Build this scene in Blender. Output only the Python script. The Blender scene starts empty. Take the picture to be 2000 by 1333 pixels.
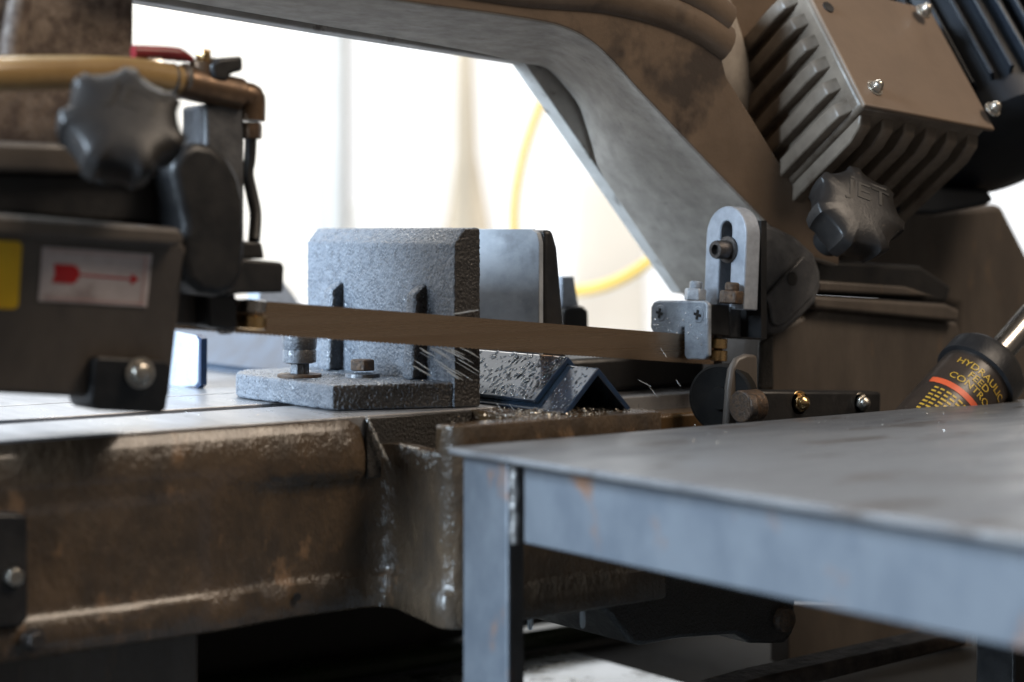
import bpy, bmesh, math, random
from mathutils import Vector, Matrix
random.seed(7)
sc = bpy.context.scene
C = sc.collection

# ------------------------------------------------------------------ camera, world, lights
F = 3750.0                      # focal length in photo pixels (2000 px wide)
CU, SU = 0.797, 0.604           # heading of the saw bed against the image plane
U0, V0, HC = 0.747, 1.0, 0.1164 # camera stands at X=-U0, Y=-V0, HC above the bed top
cam_d = bpy.data.cameras.new('camera'); cam = bpy.data.objects.new('camera', cam_d); C.objects.link(cam)
cam.location = (-U0, -V0, HC)
cam.rotation_euler = (math.pi/2, 0, -math.atan2(SU, CU))
cam_d.sensor_width = 36; cam_d.lens = F/2000*36
cam_d.shift_y = (450-666.5)/2000
cam_d.clip_start = 0.05; cam_d.clip_end = 100
cam_d.dof.use_dof = True; cam_d.dof.focus_distance = 1.29; cam_d.dof.aperture_fstop = 3.6
sc.camera = cam
w = bpy.data.worlds.new('World'); sc.world = w; w.use_nodes = True
w.node_tree.nodes['Background'].inputs[0].default_value = (1.0, 0.86, 0.72, 1)
w.node_tree.nodes['Background'].inputs[1].default_value = 0.11
def area(name, loc, target, size, energy, col):
    l = bpy.data.lights.new(name, 'AREA'); l.energy = energy; l.color = col; l.shape = 'RECTANGLE'
    l.size, l.size_y = size
    o = bpy.data.objects.new(name, l); C.objects.link(o); o.location = loc
    o.rotation_euler = (Vector(target)-Vector(loc)).to_track_quat('-Z', 'Y').to_euler()
area('window_light', (-2.35, .40, 1.0), (0, .0, 0.0), (1.3, 1.1), 275, (.67, .83, 1.0))
area('warm_fill', (.9, -1.6, 2.2), (.1, 0, 0), (1.0, 1.0), 52, (1.0, .83, .66))  # warm fill added out of view at front right, lifts blade-side faces
area('column_fill', (1.2, 2.2, 3.4), (2.2, 4.0, 0.0), (3.0, 2.0), 330, (1.0, .97, .92))  # lamp added out of view to brighten the background columns and hose
sc.view_settings.view_transform = 'Standard'; sc.view_settings.look = 'None'
sc.view_settings.gamma = 1; sc.view_settings.exposure = 0
sc.view_settings.use_curve_mapping = False

# ------------------------------------------------------------------ geometry helpers
def wp(x, Z, z): return Vector((CU*x+SU*Z-U0, -SU*x+CU*Z-V0, z))
def PV(px, py, v):               # photo point on a plane parallel to the blade
    k = (px-1000)/F; Z = v/(CU-SU*k); return wp(k*Z, Z, HC+(450-py)/F*Z)
def PU(px, py, u):               # photo point on a plane square to the blade
    k = (px-1000)/F; Z = u/(CU*k+SU); return wp(k*Z, Z, HC+(450-py)/F*Z)
def PH(px, py, z):               # photo point at a height
    Z = (HC-z)*F/(py-450); return wp((px-1000)/F*Z, Z, z)
def PZ(px, py, Z): return wp((px-1000)/F*Z, Z, HC+(450-py)/F*Z)
TAU = math.radians(5.2)
AX = Vector((math.cos(TAU), 0, -math.sin(TAU)))      # along the blade, saw arm lowered to the right
AZ = Vector((math.sin(TAU), 0, math.cos(TAU)))
AY = Vector((0, 1, 0))
BETA = math.radians(36)
NK = Vector((0, -math.cos(BETA), math.sin(BETA)))    # axis of wheels, knobs and gearbox
WK = AX.cross(NK)*-1 if AX.cross(NK).z < 0 else AX.cross(NK)
WK.normalize()
X, Y, Z3 = Vector((1,0,0)), Vector((0,1,0)), Vector((0,0,1))

WL = {}
def wloc(o): return WL.get(o.name, Vector((0,0,0))) if o else Vector((0,0,0))
def empty(name, loc, label, cat, group=None):
    o = bpy.data.objects.new(name, None); C.objects.link(o); o.location = loc
    o.empty_display_size = .02
    WL[o.name] = Vector(loc); o['label'] = label; o['category'] = cat
    if group: o['group'] = group
    return o
def obj(name, bm, m, parent=None, bevel=0, seg=2, smooth=40, label=None, cat=None, kind=None, group=None, sub=0, rough_cast=None):
    bmesh.ops.recalc_face_normals(bm, faces=bm.faces)
    me = bpy.data.meshes.new(name)
    c = Vector((0,0,0))
    if len(bm.verts):
        xs = [v.co for v in bm.verts]
        c = Vector([(min(p[i] for p in xs)+max(p[i] for p in xs))/2 for i in range(3)])
        bmesh.ops.translate(bm, verts=bm.verts, vec=-c)
    bm.to_mesh(me); bm.free()
    me.materials.append(m)
    for p in me.polygons: p.use_smooth = True
    me.set_sharp_from_angle(angle=math.radians(smooth))
    o = bpy.data.objects.new(name, me); C.objects.link(o)
    o.location = c - wloc(parent)
    WL[o.name] = c
    if parent: o.parent = parent
    if bevel:
        b = o.modifiers.new('bevel', 'BEVEL'); b.width = bevel; b.segments = seg; b.limit_method = 'ANGLE'
        b.angle_limit = math.radians(35); b.harden_normals = False
    if sub:
        s = o.modifiers.new('sub', 'SUBSURF'); s.levels = sub; s.render_levels = sub
    if rough_cast:
        r = o.modifiers.new('cast', 'REMESH'); r.mode = 'VOXEL'; r.voxel_size = rough_cast[0]; r.use_smooth_shade = True
        for k, (sz, st) in enumerate(rough_cast[1]):
            tx = bpy.data.textures.get('cast%g' % sz) or bpy.data.textures.new('cast%g' % sz, 'CLOUDS')
            tx.noise_scale = sz; tx.noise_depth = 1; tx.noise_basis = 'BLENDER_ORIGINAL'
            d = o.modifiers.new('grain', 'DISPLACE'); d.texture = tx; d.texture_coords = 'LOCAL'; d.strength = st; d.mid_level = .5
    if label: o['label'] = label
    if cat: o['category'] = cat
    if kind: o['kind'] = kind
    if group: o['group'] = group
    return o
def NB(): return bmesh.new()
def prism(bm, pts, vec):
    vec = Vector(vec)
    a = [bm.verts.new(p) for p in pts]; b = [bm.verts.new(Vector(p)+vec) for p in pts]
    n = len(a)
    bm.faces.new(a); bm.faces.new(b[::-1])
    for i in range(n): bm.faces.new((a[i], b[i], b[(i+1)%n], a[(i+1)%n]))
    return bm
def box(bm, c, ax, h):
    c = Vector(c)
    q = [c+ax[0]*h[0]*sx+ax[1]*h[1]*sy-ax[2]*h[2] for sx, sy in ((-1,-1),(1,-1),(1,1),(-1,1))]
    return prism(bm, q, ax[2]*2*h[2])
WAX = (X, Y, Z3)
def bx(bm, x0, x1, y0, y1, z0, z1):
    return box(bm, ((x0+x1)/2,(y0+y1)/2,(z0+z1)/2), WAX, ((x1-x0)/2,(y1-y0)/2,(z1-z0)/2))
def frame(axis):
    a = Vector(axis).normalized()
    r = a.orthogonal().normalized()
    if abs(a.z) < .95:
        r = a.cross(Z3).normalized()
    return a, r, a.cross(r)
def lathe(bm, o, axis, prof, seg=32, rot=0, closed=True, rfun=None):
    a, r, s = frame(axis); o = Vector(o); rings = []
    for (rad, h) in prof:
        ring = []
        for i in range(seg):
            t = 2*math.pi*i/seg+rot
            k = rad*(rfun(t, h, rad) if rfun else 1)
            ring.append(bm.verts.new(o+a*h+(r*math.cos(t)+s*math.sin(t))*k))
        rings.append(ring)
    for j in range(len(rings)-1):
        for i in range(seg):
            bm.faces.new((rings[j][i], rings[j][(i+1)%seg], rings[j+1][(i+1)%seg], rings[j+1][i]))
    if closed:
        bm.faces.new(rings[0][::-1]); bm.faces.new(rings[-1])
    return bm
def cyl(bm, p0, p1, r, seg=24, r1=None, rot=0):
    p0, p1 = Vector(p0), Vector(p1)
    return lathe(bm, p0, p1-p0, [(r, 0), (r if r1 is None else r1, (p1-p0).length)], seg, rot)
def catmull(pts, n=8):
    pts = [Vector(p) for p in pts]; out = []
    for i in range(len(pts)-1):
        p0 = pts[max(i-1,0)]; p1 = pts[i]; p2 = pts[i+1]; p3 = pts[min(i+2,len(pts)-1)]
        for k in range(n):
            t = k/n
            out.append(.5*((2*p1)+(p2-p0)*t+(2*p0-5*p1+4*p2-p3)*t*t+(3*p1-p0-3*p2+p3)*t**3))
    out.append(pts[-1]); return out
def tube(bm, path, r, seg=14, smooth=6):
    pts = catmull(path, smooth) if smooth else [Vector(p) for p in path]
    rings = []; prev = None
    for i, p in enumerate(pts):
        d = (pts[min(i+1,len(pts)-1)]-pts[max(i-1,0)]).normalized()
        if prev is None: n = d.orthogonal().normalized()
        else: n = (prev-d*prev.dot(d)).normalized()
        prev = n; b = d.cross(n); rr = r(i/(len(pts)-1)) if callable(r) else r
        rings.append([bm.verts.new(p+(n*math.cos(2*math.pi*k/seg)+b*math.sin(2*math.pi*k/seg))*rr) for k in range(seg)])
    for j in range(len(rings)-1):
        for k in range(seg):
            bm.faces.new((rings[j][k], rings[j][(k+1)%seg], rings[j+1][(k+1)%seg], rings[j+1][k]))
    bm.faces.new(rings[0][::-1]); bm.faces.new(rings[-1]); return bm
def vprism(poly, v, depth, bm=None):
    return prism(bm or NB(), [PV(a, b, v) for a, b in poly], Y*depth)
def uprism(poly, u, depth, bm=None):
    return prism(bm or NB(), [PU(a, b, u) for a, b in poly], X*depth)
def hexbolt(name, base, axis, af, h, m, parent, washer=0, shank=0, domed=False, label=None):
    bm = NB()
    lathe(bm, base, axis, [(af*.577*.94, 0), (af*.577, h*.08), (af*.577, h*.85), (af*.577*.9, h)], 6, rot=.35)
    if domed:
        lathe(bm, Vector(base)+Vector(axis).normalized()*h, axis, [(af*.45, 0), (af*.40, af*.22), (af*.25, af*.38), (af*.05, af*.45)], 20)
    if washer: lathe(bm, Vector(base)-Vector(axis).normalized()*.0018, axis, [(washer, 0), (washer, .0018)], 28)
    if shank:
        s = shank
        lathe(bm, Vector(base)+Vector(axis).normalized()*h, axis, [(s, 0), (s, s*.9), (s*.8, s*1.15)], 18)
    return obj(name, bm, m, parent, bevel=.0005, smooth=30, label=label)

# ------------------------------------------------------------------ materials
def mat(name, c1, c2=None, scale=30, rough=.5, rough2=None, metal=0, bump=0, bscale=300, bdist=.001, stretch=(1,1,1),
        c3=None, s3=200, t3=.62, coat=0, voro=0, detail=8, lo=.35, hi=.65, tr=0, ior=1.45, spec=.5):
    m = bpy.data.materials.new(name); m.use_nodes = True
    nt = m.node_tree; N = nt.nodes; L = nt.links; p = N['Principled BSDF']
    p.inputs['Roughness'].default_value = rough; p.inputs['Metallic'].default_value = metal
    p.inputs['Coat Weight'].default_value = coat; p.inputs['Coat Roughness'].default_value = .12
    p.inputs['Transmission Weight'].default_value = tr; p.inputs['IOR'].default_value = ior
    p.inputs['Specular IOR Level'].default_value = spec
    p.inputs['Base Color'].default_value = (*c1, 1)
    tc = N.new('ShaderNodeTexCoord'); mp = N.new('ShaderNodeMapping'); mp.inputs['Scale'].default_value = stretch
    L.new(tc.outputs['Object'], mp.inputs['Vector'])
    def noise(s, d=detail, vec=mp):
        n = N.new('ShaderNodeTexNoise'); n.inputs['Scale'].default_value = s; n.inputs['Detail'].default_value = d
        n.inputs['Roughness'].default_value = .62
        L.new(vec.outputs[0], n.inputs['Vector']); return n
    def ramp(src, a, b):
        r = N.new('ShaderNodeMapRange'); r.inputs['From Min'].default_value = a; r.inputs['From Max'].default_value = b
        L.new(src, r.inputs['Value']); return r.outputs['Result']
    def mix(f, a, b):
        x = N.new('ShaderNodeMix'); x.data_type = 'RGBA'
        L.new(f, x.inputs['Factor'])
        for q, i in ((a, 6), (b, 7)):
            if isinstance(q, tuple): x.inputs[i].default_value = (*q, 1)
            else: L.new(q, x.inputs[i])
        return x.outputs[2]
    col = None
    if c2:
        n1 = noise(scale); f = ramp(n1.outputs['Fac'], lo, hi)
        col = mix(f, c1, c2)
        if rough2 is not None:
            r = N.new('ShaderNodeMapRange'); L.new(f, r.inputs['Value'])
            r.inputs['To Min'].default_value = rough; r.inputs['To Max'].default_value = rough2
            L.new(r.outputs['Result'], p.inputs['Roughness'])
    if c3:
        n3 = noise(s3, 5); f3 = ramp(n3.outputs['Fac'], t3-.07, t3+.01)
        col = mix(f3, col if col else c1, c3)
    if col is not None: L.new(col, p.inputs['Base Color'])
    if bump:
        b = N.new('ShaderNodeBump'); b.inputs['Strength'].default_value = bump; b.inputs['Distance'].default_value = bdist
        n2 = noise(bscale, 4, tc if False else mp); h = n2.outputs['Fac']
        if voro:
            vo = N.new('ShaderNodeTexVoronoi'); vo.inputs['Scale'].default_value = voro; vo.feature = 'SMOOTH_F1'
            L.new(tc.outputs['Object'], vo.inputs['Vector'])
            ad = N.new('ShaderNodeMath'); ad.operation = 'SUBTRACT'; L.new(h, ad.inputs[0]); L.new(vo.outputs['Distance'], ad.inputs[1]); h = ad.outputs[0]
        L.new(h, b.inputs['Height']); L.new(b.outputs['Normal'], p.inputs['Normal'])
    return m
M = {}
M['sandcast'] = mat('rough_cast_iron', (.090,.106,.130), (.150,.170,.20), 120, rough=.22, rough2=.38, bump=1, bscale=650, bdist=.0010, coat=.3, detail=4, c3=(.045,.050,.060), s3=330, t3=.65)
def shaded_side(m, c, lo, hi):      # shade painted near-black into the colour of faces turned to the blade
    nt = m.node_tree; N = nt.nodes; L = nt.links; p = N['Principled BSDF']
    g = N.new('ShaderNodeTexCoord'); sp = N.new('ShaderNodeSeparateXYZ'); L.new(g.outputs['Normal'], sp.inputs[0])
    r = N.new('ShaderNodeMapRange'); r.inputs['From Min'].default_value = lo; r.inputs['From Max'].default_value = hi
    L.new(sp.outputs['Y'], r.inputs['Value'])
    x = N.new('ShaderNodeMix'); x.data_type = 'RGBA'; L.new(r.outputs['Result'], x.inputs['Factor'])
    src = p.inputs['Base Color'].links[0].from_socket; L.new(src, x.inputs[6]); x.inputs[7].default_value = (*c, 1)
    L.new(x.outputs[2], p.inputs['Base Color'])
M['grime'] = mat('oil_blackened_iron', (.020,.019,.018), (.036,.033,.030), 150, rough=.28, rough2=.45, bump=1, bscale=520, bdist=.0022, coat=.3)
shaded_side(M['sandcast'], (.030,.028,.027), -.72, -.86)
M['machined'] = mat('machined_iron_face', (.34,.365,.40), (.25,.275,.305), 38, rough=.5, rough2=.62, metal=.1, bump=.3, bscale=90, c3=(.20,.215,.24), s3=40, t3=.635, stretch=(1,.6,1), lo=.42, hi=.58)
M['tabletop'] = mat('machined_bed_top', (.36,.365,.38), (.25,.255,.27), 40, rough=.26, rough2=.40, metal=.5, bump=.08, bscale=200, c3=(.10,.10,.11), s3=260, t3=.70, stretch=(1,.25,1))
M['bedcast'] = mat('oily_brown_bed_casting', (.105,.074,.048), (.050,.038,.028), 34, rough=.20, rough2=.38, bump=.9, bscale=120, bdist=.0028, c3=(.19,.12,.07), s3=30, t3=.67, coat=.4, stretch=(1,1,.6))
M['wetbrown'] = mat('wet_brown_casting', (.13,.075,.032), (.055,.036,.02), 30, rough=.16, rough2=.32, bump=.5, bscale=160, bdist=.0015, coat=.6, stretch=(1,1,.4))
M['armpaint'] = mat('dirty_brown_arm_paint', (.165,.120,.086), (.120,.086,.060), 22, rough=.32, rough2=.46, bump=.35, bscale=200, bdist=.001, c3=(.055,.042,.034), s3=9, t3=.64, coat=.15)
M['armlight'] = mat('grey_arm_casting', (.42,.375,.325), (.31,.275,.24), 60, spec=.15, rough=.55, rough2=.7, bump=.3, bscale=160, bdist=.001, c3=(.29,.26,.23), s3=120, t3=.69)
M['flange'] = mat('pale_flange', (.52,.505,.48), (.40,.385,.36), 50, rough=.5, rough2=.62, bump=.2, bscale=150, c3=(.22,.20,.18), s3=60, t3=.66)  # rear flange coloured paler than the arch casting
M['pillar'] = mat('mottled_brown_casting', (.20,.155,.125), (.075,.052,.042), 95, rough=.5, rough2=.65, bump=.6, bscale=180, bdist=.0015, lo=.38, hi=.62)
M['guard'] = mat('dark_brown_guard_paint', (.112,.094,.079), (.070,.059,.051), 24, rough=.36, rough2=.52, bump=.3, bscale=260, c3=(.13,.095,.068), s3=34, t3=.68, stretch=(1,1,.4))
M['black'] = mat('black_oily_paint', (.012,.0125,.014), (.022,.021,.021), 60, rough=.35, rough2=.5, bump=.25, bscale=300)
M['rubber'] = mat('black_rubber', (.010,.010,.010), (.018,.017,.016), 80, rough=.8, rough2=.9, bump=.4, bscale=200, spec=.15)
M['bracket'] = mat('grey_black_bracket', (.062,.064,.070), (.105,.108,.115), 80, rough=.30, rough2=.5, bump=.3, bscale=330, c3=(.16,.15,.13), s3=420, t3=.70)
M['guide'] = mat('wet_grey_guide_steel', (.36,.40,.45), (.21,.235,.27), 110, rough=.24, rough2=.42, metal=.1, bump=.7, bscale=240, bdist=.0012, coat=.4)
M['slotplate'] = mat('pale_slotted_plate', (.40,.44,.50), (.30,.33,.38), 150, rough=.4, rough2=.5, metal=.2, bump=.3, bscale=380)
M['blade'] = mat('brown_blade_steel', (.36,.265,.185), (.27,.19,.125), 14, rough=.20, rough2=.34, metal=.85, stretch=(.12,1,9), bump=.05, bscale=160)
M['nut'] = mat('dark_nut_steel', (.10,.09,.085), (.055,.05,.048), 200, rough=.32, rough2=.5, metal=.7, bump=.4, bscale=500)
M['nut_bright'] = mat('bright_nut_steel', (.55,.52,.46), (.34,.31,.27), 140, rough=.22, rough2=.36, metal=.9, bump=.2, bscale=400)
M['rust'] = mat('rusty_bolt', (.12,.075,.045), (.05,.04,.035), 300, rough=.5, metal=.4, bump=.7, bscale=450)
M['rustbar'] = mat('rusty_bar', (.075,.056,.044), (.035,.028,.024), 60, rough=.8, rough2=.9, bump=.8, bscale=140, bdist=.002, spec=.2)
M['brass'] = mat('brass_roller', (.62,.40,.17), (.50,.36,.20), 120, rough=.2, rough2=.3, metal=1)
M['copper'] = mat('brown_brass_fitting', (.18,.115,.07), (.10,.066,.045), 90, rough=.3, rough2=.5, metal=.6)
M['steel'] = mat('plain_steel', (.52,.50,.47), (.40,.38,.36), 60, rough=.2, rough2=.3, metal=1)
M['stock'] = mat('blue_black_steel_stock', (.030,.055,.090), (.016,.028,.048), 40, rough=.08, rough2=.2, bump=.12, bscale=60, bdist=.001, coat=.8, spec=.7)
M['stockend'] = mat('blue_cut_end', (.012,.035,.085), (.008,.018,.045), 120, rough=.3, rough2=.4)
M['tableplate'] = mat('mill_scale_table_plate', (.185,.184,.186), (.100,.100,.104), 20, rough=.30, rough2=.45, metal=.4, bump=.25, bscale=160, c3=(.085,.075,.07), s3=26, t3=.63, stretch=(.35,1,1), lo=.4, hi=.6)
M['tableframe'] = mat('blue_grey_table_frame', (.120,.132,.148), (.072,.082,.097), 26, rough=.32, rough2=.48, metal=.3, bump=.2, bscale=120, c3=(.17,.095,.06), s3=17, t3=.65, stretch=(1,1,.7), lo=.4, hi=.6)
M['weld'] = mat('weld_bead', (.25,.24,.23), (.13,.125,.12), 160, rough=.3, metal=.6, bump=1, bscale=220, bdist=.002)
M['gear'] = mat('gearbox_paint', (.205,.168,.132), (.115,.090,.068), 40, rough=.30, rough2=.45, bump=.25, bscale=220, c3=(.10,.075,.055), s3=40, t3=.66)
M['cover'] = mat('gearbox_cover_paint', (.185,.135,.098), (.150,.108,.078), 20, rough=.42, rough2=.5, bump=.1, bscale=320)
M['motor'] = mat('dark_blue_motor_paint', (.006,.008,.012), (.010,.013,.018), 30, rough=.4, rough2=.5)
M['knob'] = mat('grey_black_plastic_knob', (.024,.022,.021), (.015,.014,.014), 60, spec=.28, rough=.30, rough2=.42, bump=.15, bscale=500, c3=(.075,.058,.045), s3=300, t3=.72)
M['emboss'] = mat('knob_lettering', (.004,.004,.004), rough=.5)
M['white_label'] = mat('dirty_white_sticker', (.60,.53,.52), (.47,.41,.40), 60, rough=.5, c3=(.34,.28,.27), s3=25, t3=.64)
M['pink'] = mat('faded_red_print', (.55,.27,.25), (.50,.35,.33), 80, rough=.5)
M['red'] = mat('red_print', (.55,.012,.015), (.42,.02,.02), 60, rough=.45)
M['yellow_label'] = mat('yellow_sticker', (.78,.50,.012), (.70,.42,.012), 40, rough=.45)
M['hose'] = mat('amber_hose', (.36,.24,.10), (.28,.18,.075), 40, rough=.3, coat=.2)
M['yhose'] = mat('yellow_air_hose', (.78,.47,.07), rough=.35)
M['redlever'] = mat('red_lever_grip', (.22,.018,.022), (.15,.014,.018), 60, rough=.4)
M['cyl_label'] = mat('dark_cylinder_label', (.028,.021,.017), (.045,.032,.024), 40, rough=.35)
M['ytext'] = mat('yellow_print', (.50,.31,.035), (.36,.22,.03), 200, rough=.45)
M['otext'] = mat('orange_band_print', (.60,.10,.035), (.48,.08,.03), 60, rough=.45)
M['chip'] = mat('bright_metal_chips', (.62,.60,.55), (.40,.38,.34), 300, rough=.25, metal=.7)
M['water'] = mat('milky_coolant', (.85,.90,.95), rough=.03, tr=1, ior=1.33)
M['trickle'] = mat('whitened_coolant_trickle', (.92,.93,.92), rough=.05, tr=.80, ior=1.36)  # white in the coolant colour stands in for window glints
M['spray'] = mat('white_coolant_spray', (.80,.87,.93), rough=.15, tr=.6, ior=1.33)
M['floor'] = mat('dark_workshop_floor', (.05,.048,.045), (.03,.029,.028), 3, rough=.6)
M['pan'] = mat('wet_grey_pan', (.50,.53,.55), (.30,.33,.34), 18, rough=.08, rough2=.2, metal=.5, bump=.12, bscale=40, c3=(.03,.035,.03), s3=34, t3=.60)
M['trough'] = mat('green_coolant_trough', (.030,.048,.022), (.015,.022,.014), 20, rough=.25, rough2=.5)
M['column'] = mat('pale_column_paint', (.70,.70,.68), (.62,.62,.60), 4, rough=.6)
M['cream'] = mat('cream_board', (.80,.77,.71), (.74,.71,.66), 3, rough=.7)
M['sacking'] = mat('beige_curtain', (.62,.54,.42), (.52,.45,.35), 6, rough=.8)
def emis(name, col, s):
    m = bpy.data.materials.new(name); m.use_nodes = True; nt = m.node_tree
    e = nt.nodes.new('ShaderNodeEmission'); e.inputs[0].default_value = (*col, 1); e.inputs[1].default_value = s
    nt.links.new(e.outputs[0], nt.nodes['Material Output'].inputs[0]); return m
M['bounce'] = mat('pale_bounce_ground', (.22,.215,.205), (.17,.165,.16), 3, rough=.7)
M['daylight'] = emis('overcast_daylight', (.96, .98, 1.0), 1.4)

# ------------------------------------------------------------------ setting
def quad(pts): 
    bm = NB(); bm.faces.new([bm.verts.new(p) for p in pts]); return bm
obj('floor', quad([(-6,-5,-.85),(9,-5,-.85),(9,11,-.85),(-6,11,-.85)]), M['floor'], kind='structure')
obj('bounce_ground', quad([(-6,1.6,-.84),(9,1.6,-.84),(9,11,-.84),(-6,11,-.84)]), M['bounce'], kind='structure')  # pale ground added behind the saw to bounce light onto undersides
VD = Vector((SU, CU, 0)); VR = Vector((CU, -SU, 0)); CAM = Vector((-U0, -V0, HC))
def bg(x, d, z): return CAM+VR*x+VD*d+Z3*z
obj('sky_and_fill', quad([bg(-7,8.5,-.75), bg(3.4,8.5,-.75), bg(3.4,8.5,9.0), bg(-7,8.5,9.0)]), M['daylight'], kind='structure')
obj('sky_and_fill', quad([bg(-7,8.5,-.75), bg(-7,8.5,9.0), bg(-7,-.5,9.0), bg(-7,-.5,-.75)]), M['daylight'], kind='structure')  # unseen glowing panel added at left to brighten left-facing faces
def column(px0, px1, d, m, label, taper=0):
    bm = NB(); x0, x1 = (px0-1000)/F*d, (px1-1000)/F*d
    zb, zt = -.95, 2.6
    q = [bg(x0-taper,d,zb), bg(x1+taper,d,zb), bg(x1+taper,d+.2,zb), bg(x0-taper,d+.2,zb)]
    prism(bm, q, Z3*(zt-zb))
    return obj('column', bm, m, bevel=.01, label=label, cat='column', group='columns in the bright background')
column(612, 672, 4.2, M['column'], 'pale grey blurred column left of the beige one in the bright background')
column(893, 915, 4.6, M['sacking'], 'narrow beige blurred column above the vise jaws in the bright background')
def curtain(px, d, m, name, label, cat):
    bm = prism(NB(), [PZ(a,b,d) for a,b in px], VD*.05)
    return obj(name, bm, m, bevel=.01, label=label, cat=cat)
curtain([(886,100),(928,100),(936,300),(958,420),(975,560),(845,560),(868,420),(884,300)], 5.2, M['sacking'], 'beige_strip', 'beige blurred strip widening downwards at the narrow beige column', 'strip')
curtain([(180,-200),(560,-200),(585,470),(585,700),(180,700)], 6.5, M['cream'], 'wall_panel', 'cream blurred wall panel behind the brass valve', 'panel')
curtain([(690,395),(760,380),(850,400),(862,700),(690,700)], 6.0, M['column'], 'pale_panel', 'pale grey blurred panel low in the background left of the beige strip', 'panel')
curtain([(1120,350),(1180,335),(1262,345),(1270,700),(1110,700)], 6.2, M['cream'], 'pale_panel', 'cream blurred panel in the background inside the yellow hose loop', 'panel')
bm = NB()
tube(bm, [PZ(1100,120,2.5), PZ(1052,215,2.5), PZ(1018,320,2.5), PZ(1004,430,2.5), PZ(1020,520,2.5), PZ(1075,566,2.5), PZ(1145,567,2.45), PZ(1205,550,2.4), PZ(1260,518,2.35), PZ(1320,470,2.3)], .0062, 14, 8)
obj('air_hose', bm, M['yhose'], label='yellow air hose hanging in a loop behind the saw arm', cat='hose')

# ------------------------------------------------------------------ saw bed
bed = empty('saw_bed', (-.1,.15,-.12), 'oily brown cast iron saw bed with slotted machined top under the vise', 'saw bed')
def XY(x, y, z): return Vector((x, y, z))
# top strips divided by the wide slot and the narrow groove
for (y0, y1, x1) in ((.016,.103,.30), (.128,.2125,.30), (.2175,.42,.30)):
    bm = NB(); bx(bm, -.75, x1, y0, y1, -.018, 0)
    obj('top_strip', bm, M['tabletop'], bed, bevel=.0008)
bm = NB(); bx(bm, -.75, .30, .02, .41, -.028, -.0185)
obj('slot_floor', bm, M['black'], bed)
# front wall: upper band, recessed web, bottom flange
def arc(cx, cy, r, a0, a1, n=8): return [(cx+r*math.cos(a0+(a1-a0)*i/n), cy+r*math.sin(a0+(a1-a0)*i/n)) for i in range(n+1)]
def sm(a, b, x): t = min(1, max(0, (x-a)/(b-a))); return t*t*(3-2*t)
path = [(-.75+.53*i/10, .0185, 0, -1) for i in range(10)] + [(-.22+.122*i/16, .0185, 0, -1) for i in range(17)]
path += [(-.098+.020*math.sin(t), -.0015+.020*math.cos(t), -math.sin(t), -math.cos(t)) for t in [math.pi/2*k/10 for k in range(1,11)]]
path += [(-.078-.011*t, -.0015-.058*t, -.983, -.183) for t in (.25,.5,.75,.95,1.0)]
path += [(-.077-.012*math.cos(t), -.061-.012*math.sin(t), -math.cos(t), -math.sin(t)) for t in [math.pi/2*k/8 for k in range(1,9)]]
path += [(-.077+.153*t, -.073, 0, -1) for t in (.1,.3,.5,.7,.85,1.0)]
bm = NB(); rows = []
for k, (x, y, nx, ny) in enumerate(path):
    flush = 1-sm(-.215,-.135,x) if k < 27 else 0
    band = 1 if k < 27 else max(0, 1-(k-26)/3)
    corner = k >= 27
    zt = -.0005
    if k >= 26: zt = -.0005-.0175*min(1,(k-25)/4)
    if k >= 41: zt = -.018+.0174*min(1,(k-40)/2)
    wob = .0004*math.sin(k*1.3)
    o_top = .0013*band; o_mid = .0088*band
    pr = [(-.012, zt), (o_top*1.0-.0005, zt), (o_top+.0027*band, zt-.0022), (o_mid, zt*.3-.030 if not corner else zt-.012), (o_mid*.9+.0089*0, -.0345),
          (.0089*flush+.0020*band*(1-flush), -.0392), (.0089*flush, -.046), (.0089*flush, -.070), (.0089*flush, -.094),
          (.0089*flush+.0012, -.0985), (.0089*flush+.0038+wob, -.1005), (.0089*flush+.0042, -.1185), (.0089*flush+.002, -.1206), (-.03, -.1206)]
    rows.append([bm.verts.new((x+nx*o, y+ny*o, z)) for o, z in pr])
for a, b in zip(rows, rows[1:]):
    for q in range(len(a)-1): bm.faces.new((a[q], a[q+1], b[q+1], b[q]))
obj('casting_wall', bm, M['bedcast'], bed, smooth=50)
bm = NB()
lip = [(-.0745,.0165), (-.0765,0), (-.081,-.045), (-.0835,-.060), (-.0760,-.060), (-.070,-.045), (-.066,.0165)]
prism(bm, [XY(x, y, -.0395) for x, y in lip], Z3*.0213)
obj('trough_lip', bm, M['wetbrown'], bed, bevel=.002, seg=3)
bm = NB()
rim = arc(-.0765,-.0600,.011,math.pi,1.5*math.pi,8) + [(.0755,-.0712),(.0755,-.050),(-.060,-.050),(-.0875,-.053)]
prism(bm, [XY(x, y, -.0394) for x, y in rim], Z3*.0392)
obj('front_rim', bm, M['wetbrown'], bed, bevel=.002, seg=3)
bm = NB(); bx(bm, .0700, .0760, -.0728, .06, -.1203, -.0010); obj('block_end', bm, M['bedcast'], bed, bevel=.001)
bm = NB(); bx(bm, -.012, .0755, -.0495, .0155, -.03, -.0006)
obj('front_shelf', bm, M['wetbrown'], bed, bevel=.001)
bm = NB(); bx(bm, -.0655, -.0125, -.049, .0118, -.04, -.030)
obj('trough_floor', bm, M['black'], bed)
bm = NB(); bx(bm, -.0935, -.0125, .0120, .0157, -.039, -.0012)
obj('trough_back', bm, M['grime'], bed, bevel=.0008)
bm = NB(); bx(bm, .080, .42, .03, .42, -.075, -.004)
obj('rear_casting', bm, M['bedcast'], bed, bevel=.004)
bm = NB(); bx(bm, .079, .30, -.012, .0285, -.03, -.010)
obj('side_ledge', bm, M['wetbrown'], bed, bevel=.003)
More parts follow.
